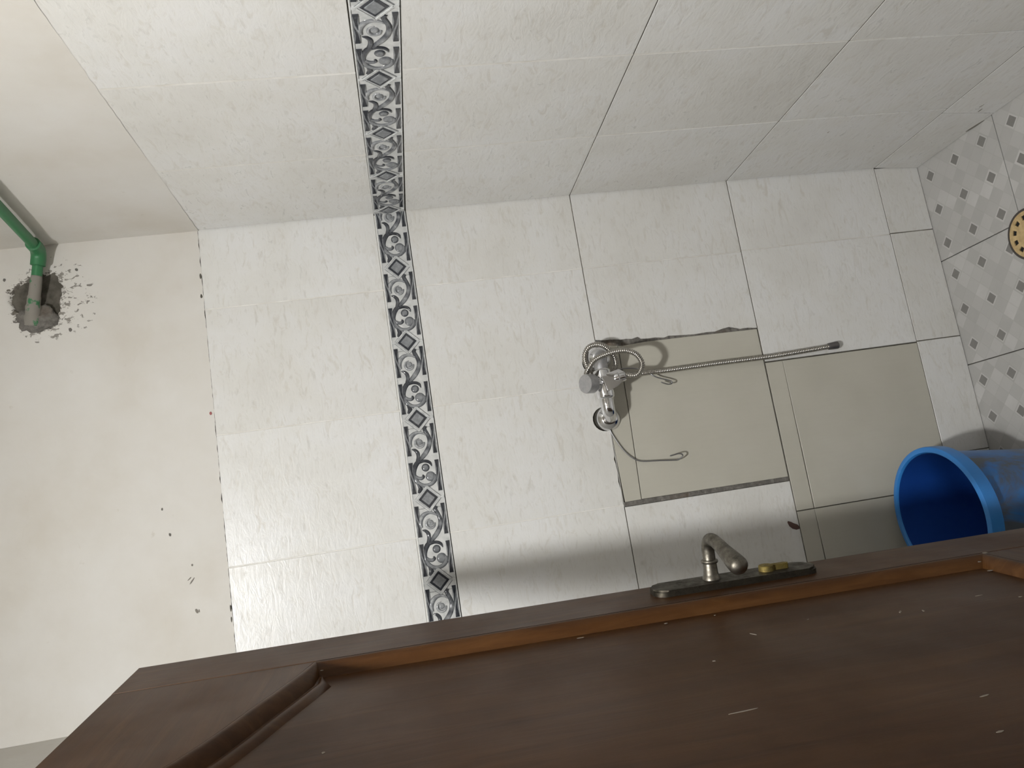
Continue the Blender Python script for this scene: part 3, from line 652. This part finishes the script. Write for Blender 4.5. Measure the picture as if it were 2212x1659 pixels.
auto(tube('body', [(-.556, -.0645, 1.0362), (-.553, -.0645, 1.0362), (-.551, -.0645, 1.0362), (-.486, -.0645, 1.0362), (-.484, -.0645, 1.0362), (-.481, -.0645, 1.0362)], [.0175, .0205, .0215, .0215, .0205, .0175], 'chrome', mx, 32), 30)
kax = Vector((.0, -.50, .866)); kb = Vector((-.516, -.068, 1.046))
lathe('knob_neck', kb, kax, [(0, .0165), (.016, .0165), (.018, .0155), (.022, .0155)], 'chrome', mx, 32)
lathe('knob', kb + kax * .0205, kax, [(0, .0170), (.002, .0215), (.006, .0235), (.026, .0235), (.030, .0222), (.0302, .0001)], 'chrome_dull', mx, 40)
oax = Vector((.10, -.30, -.95)).normalized(); ob = Vector((-.512, -.073, 1.026))
lathe('outlet', ob, oax, [(-.010, .0135), (.014, .0130), (.016, .0150), (.020, .0160), (.026, .0160), (.028, .0140), (.029, .0128), (.040, .0125), (.043, .0108)], 'chrome', mx, 28)
# wedge shaped lever blade under the body
bm = bmesh.new()
wv = [(-.541, -.088, 1.036), (-.541, -.066, 1.028), (-.530, -.092, 1.007), (-.514, -.093, .985), (-.500, -.092, .985), (-.489, -.088, .999), (-.500, -.090, 1.046), (-.506, -.062, 1.050), (-.492, -.064, 1.000), (-.512, -.070, .988)]
for v in wv: bm.verts.new(v)
bmesh.ops.convex_hull(bm, input=bm.verts[:]); bmesh.ops.bevel(bm, geom=bm.edges[:], offset=.0015, segments=2, affect='EDGES')
auto(link('lever_blade', bm_mesh('lever_blade', bm), 'chrome', mx), 30)
# flexible hose
HP = [(-.5051, -.085, .9829), (-.5105, -.09, .9665), (-.5073, -.094, .9529), (-.4889, -.1, .943), (-.4725, -.103, .9467), (-.4591, -.105, .9578), (-.4498, -.106, .9787), (-.4488, -.106, 1.0007), (-.4515, -.105, 1.0231), (-.4563, -.1, 1.0448), (-.4638, -.096, 1.0603), (-.4735, -.092, 1.0690), (-.4820, -.082, 1.0745), (-.4900, -.060, 1.0740), (-.4945, -.036, 1.0600), (-.4950, -.030, 1.0330), (-.4860, -.030, 1.0030), (-.4720, -.037, .9900), (-.4592, -.045, .9898), (-.4464, -.055, .9961), (-.4314, -.058, 1.0073), (-.4206, -.06, 1.0214), (-.4168, -.06, 1.0387), (-.4221, -.06, 1.0574), (-.4377, -.057, 1.0684), (-.4543, -.052, 1.0688), (-.4741, -.043, 1.0595), (-.4908, -.032, 1.0337), (-.4976, -.028, .9926), (-.4982, -.024, .949), (-.4968, -.018, .904), (-.496, -.0095, .8397), (-.4947, -.0085, .7124), (-.4953, -.0085, .5707), (-.4923, -.0085, .4649), (-.4895, -.0085, .3940)]
hs = empty('shower_hose', HP[0]); tag(hs, 'ribbed steel shower hose looped over the mixer and hanging down', 'hose')
fine_p = catmull(HP, 40); path = [fine_p[0]]; acc = 0; STEP = .0012
for a, b_ in zip(fine_p[:-1], fine_p[1:]):
    L_ = (b_ - a).length; d = STEP - acc
    while d < L_: path.append(a + (b_ - a) * (d / L_)); d += STEP
    acc = L_ - (d - STEP)
rad = [(.0046, .0067, .0072, .0067)[i % 4] for i in range(len(path))]
inv = Matrix.Translation(-Vector(HP[0]))
o = tube('hose_tube', path, rad, 'hose', hs, 12); o.matrix_parent_inverse = inv
o = lathe('hose_end_nut', (-.4896, -.0088, .3985), Vector((.0012, 0, -.03)), [(0, .0075), (.002, .0088), (.022, .0100), (.028, .0100), (.030, .0080)], 'hose_end', hs, 20); o.matrix_parent_inverse = inv
# bent wire hooks behind the mixer
W1 = [(-.575, -.006, 1.034), (-.5975, -.004, 1.0305), (-.6219, -.004, 1.0252), (-.643, -.004, 1.0181), (-.6784, -.004, 1.0004), (-.7023, -.005, .9809), (-.7149, -.006, .9593), (-.7199, -.01, .919), (-.7249, -.014, .8786), (-.7255, -.016, .8672), (-.7193, -.02, .8564), (-.7136, -.024, .8579), (-.7111, -.026, .8679), (-.7125, -.026, .8804), (-.7134, -.026, .8896)]
W2 = [(-.526, -.02, .8753), (-.5325, -.02, .8608), (-.5337, -.02, .8517), (-.5315, -.02, .8463), (-.5263, -.02, .849), (-.522, -.02, .8587), (-.5128, -.02, .8823), (-.5047, -.02, .8944), (-.490, -.014, .9099), (-.478, -.008, .945), (-.480, -.006, .99), (-.505, -.006, 1.025), (-.545, -.006, 1.036)]
wh = tube('wire_hook', catmull(W2 + W1, 6), .0017, 'wire', None, 8); tag(wh, 'thin grey bent wire with two hooked ends behind the mixer', 'wire')
# ---------------- green pipe in the upper corner
gp = empty('water_pipe', (-.03, -.03, 2.315)); tag(gp, 'green plastic water pipe bending into a broken hole in the plaster', 'pipe')
ginv = Matrix.Translation(-Vector(gp.location))
RUN0, EL = Vector((-.0195, -1.505, 2.137)), Vector((-.024, -.034, 2.3155))
d1 = (RUN0 - EL).normalized(); END = Vector((-.172, -.002, 2.350)); ST = Vector((-.112, -.022, 2.334)); d2 = (ST - EL).normalized()
for nm, pa, ra, mt in (('pipe_run', [EL + d1 * .03, RUN0], .0115, 'green'), ('elbow', [EL + d1 * .046, EL + d1 * .045, EL + d1 * .022, EL + d1 * .010 + d2 * .002, EL + d1 * .002 + d2 * .010, EL + d2 * .020, EL + d2 * .035, EL + d2 * .036], [.0130, .0160] + [.0162] * 4 + [.0160, .0130], 'green'), ('pipe_stub', catmull([EL + d2 * .03, EL + d2 * .075, ST, END], 6), .0115, 'green')):
    o = tube(nm, pa, ra, mt, gp, 24); o.matrix_parent_inverse = ginv; auto(o, 40)
o = tube('cement_smear', catmull([EL + d2 * .060, ST + d2 * .0, Vector((-.150, -.010, 2.345)), Vector((-.19, .004, 2.352))], 8), [.0116, .0119, .0122, .0124, .0126, .0127, .0128, .0129] + [.013] * 4 + [.0145] * 4 + [.017] * 4 + [.020] * 5, 'green_dirty', gp, 24); o.matrix_parent_inverse = ginv
bm = bmesh.new(); bmesh.ops.create_icosphere(bm, subdivisions=4, radius=1)
for v in bm.verts:
    n_ = v.co.normalized(); k_ = 1 + .30 * noise.noise(n_ * 2.1 + Vector((3, 1, 7))) + .14 * noise.noise(n_ * 6)
    v.co = Vector((-.178 + n_.x * .034 * k_, .004 + n_.y * .017 * k_, 2.342 + n_.z * .044 * k_))
o = link('cement_lump', bm_mesh('cement_lump', bm), 'cement', gp, True); o.matrix_parent_inverse = ginv
# ---------------- bucket
BC, BR, BHt = Vector((-.951, -.198, 0)), .160, .335
bk = empty('bucket', (BC.x, BC.y, 0)); tag(bk, 'blue plastic bucket with grey cement dirt on its side', 'bucket')
def rev(name, prof, mat, parent, seg=64, wob=0):
    bm = bmesh.new(); rows = []
    for r, z in prof:
        rows.append([bm.verts.new((r * math.cos(2 * math.pi * j / seg) * (1 + wob * math.sin(2 * math.pi * j / seg * 2)), r * math.sin(2 * math.pi * j / seg), z)) for j in range(seg)])
    for a, b_ in zip(rows[:-1], rows[1:]):
        for j in range(seg): bm.faces.new((a[j], a[(j + 1) % seg], b_[(j + 1) % seg], b_[j]))
    o = link(name, bm_mesh(name, bm), mat, parent); return auto(o, 40)
rev('outer_wall', [(.0001, .001), (.104, .001), (.110, .004), (.114, .015), (.146, BHt - .045), (.1475, BHt - .030)], 'blue', bk)
rev('inner_wall', [(.0001, .012), (.108, .012), (.112, .02), (.1445, BHt - .03), (.1470, BHt - .004)], 'blue_in_shade', bk)
rev('rim', [(.1475, BHt - .034), (.155, BHt - .034), (.1605, BHt - .031), (.1625, BHt - .006), (.1615, BHt), (.1585, BHt + .002), (.150, BHt + .002), (.1472, BHt - .002), (.1465, BHt - .012)], 'blue_rim', bk)
# ---------------- floor drain
dr = empty('floor_drain', (-.3288, -.3026, 0)); tag(dr, 'round cream floor drain grate with square holes', 'drain')
rev('rim', [(.0565, .0005), (.0565, .0042), (.0585, .0052), (.0625, .0046), (.0640, .0008)], 'drain_rim', dr)
rev('sump_shade_disc', [(.0001, .0012), (.056, .0012)], 'void_shade', dr)  # flat black disc just under the grate, painted as unlit depth
NH, hole_h = 11, .0058; bm = bmesh.new(); TZ = .0046
def pv(r, a, z=TZ): return bm.verts.new((r * math.cos(a), r * math.sin(a), z))
bands = [.0005, .012, .024, .0357, .0473, .0568]
for k in range(NH):
    ac = math.radians(34.9) + 2 * math.pi * k / NH; hw = hole_h / .0415; pw = math.pi / NH
    angs = [ac - pw, ac - (pw + hw) / 2, ac - hw, ac, ac + hw, ac + (pw + hw) / 2, ac + pw]
    for q in range(6):
        for r0, r1 in zip(bands[:-1], bands[1:]):
            if abs(r0 - .0357) < 1e-6 and q in (2, 3): continue
            bm.faces.new((pv(r0, angs[q]), pv(r1, angs[q]), pv(r1, angs[q + 1]), pv(r0, angs[q + 1])))
bmesh.ops.remove_doubles(bm, verts=bm.verts[:], dist=.00005)
ex = bmesh.ops.extrude_face_region(bm, geom=bm.faces[:]); bmesh.ops.translate(bm, verts=[v for v in ex['geom'] if isinstance(v, bmesh.types.BMVert)], vec=(0, 0, -.003))
link('grate', bm_mesh('grate', bm), 'drain', dr)
# ---------------- lamp over the doorway
lp = empty('ceiling_lamp', (LAMP.x, LAMP.y, CEIL)); tag(lp, 'small round white lamp under the ceiling', 'lamp')
linv = Matrix.Translation(-Vector(lp.location)); up_ = Vector((LAMP.x, LAMP.y - .02, CEIL)); hd = LAMP - LAMP_AXIS * .004
parts_ = [lathe('base', up_, (0, 0, -1), [(0, .045), (.010, .045), (.015, .038), (.017, .02)], 'white', lp), tube('stem', [up_ - Vector((0, 0, .012)), hd - LAMP_AXIS * .040], .010, 'white', lp), lathe('lamp_head', hd - LAMP_AXIS * .05, LAMP_AXIS, [(0, .020), (.004, .036), (.044, .058), (.0525, .0595), (.0530, .0565), (.050, .0555)], 'white', lp)]
for o in parts_: o.matrix_parent_inverse = linv
bm = bmesh.new(); bmesh.ops.create_circle(bm, cap_ends=True, radius=.055, segments=24, matrix=Matrix.Translation(LAMP - LAMP_AXIS * .002) @ LAMP_AXIS.to_track_quat('Z', 'Y').to_matrix().to_4x4())
o = link('lamp_lens', bm_mesh('lamp_lens', bm), 'bulb', lp); o.matrix_parent_inverse = linv
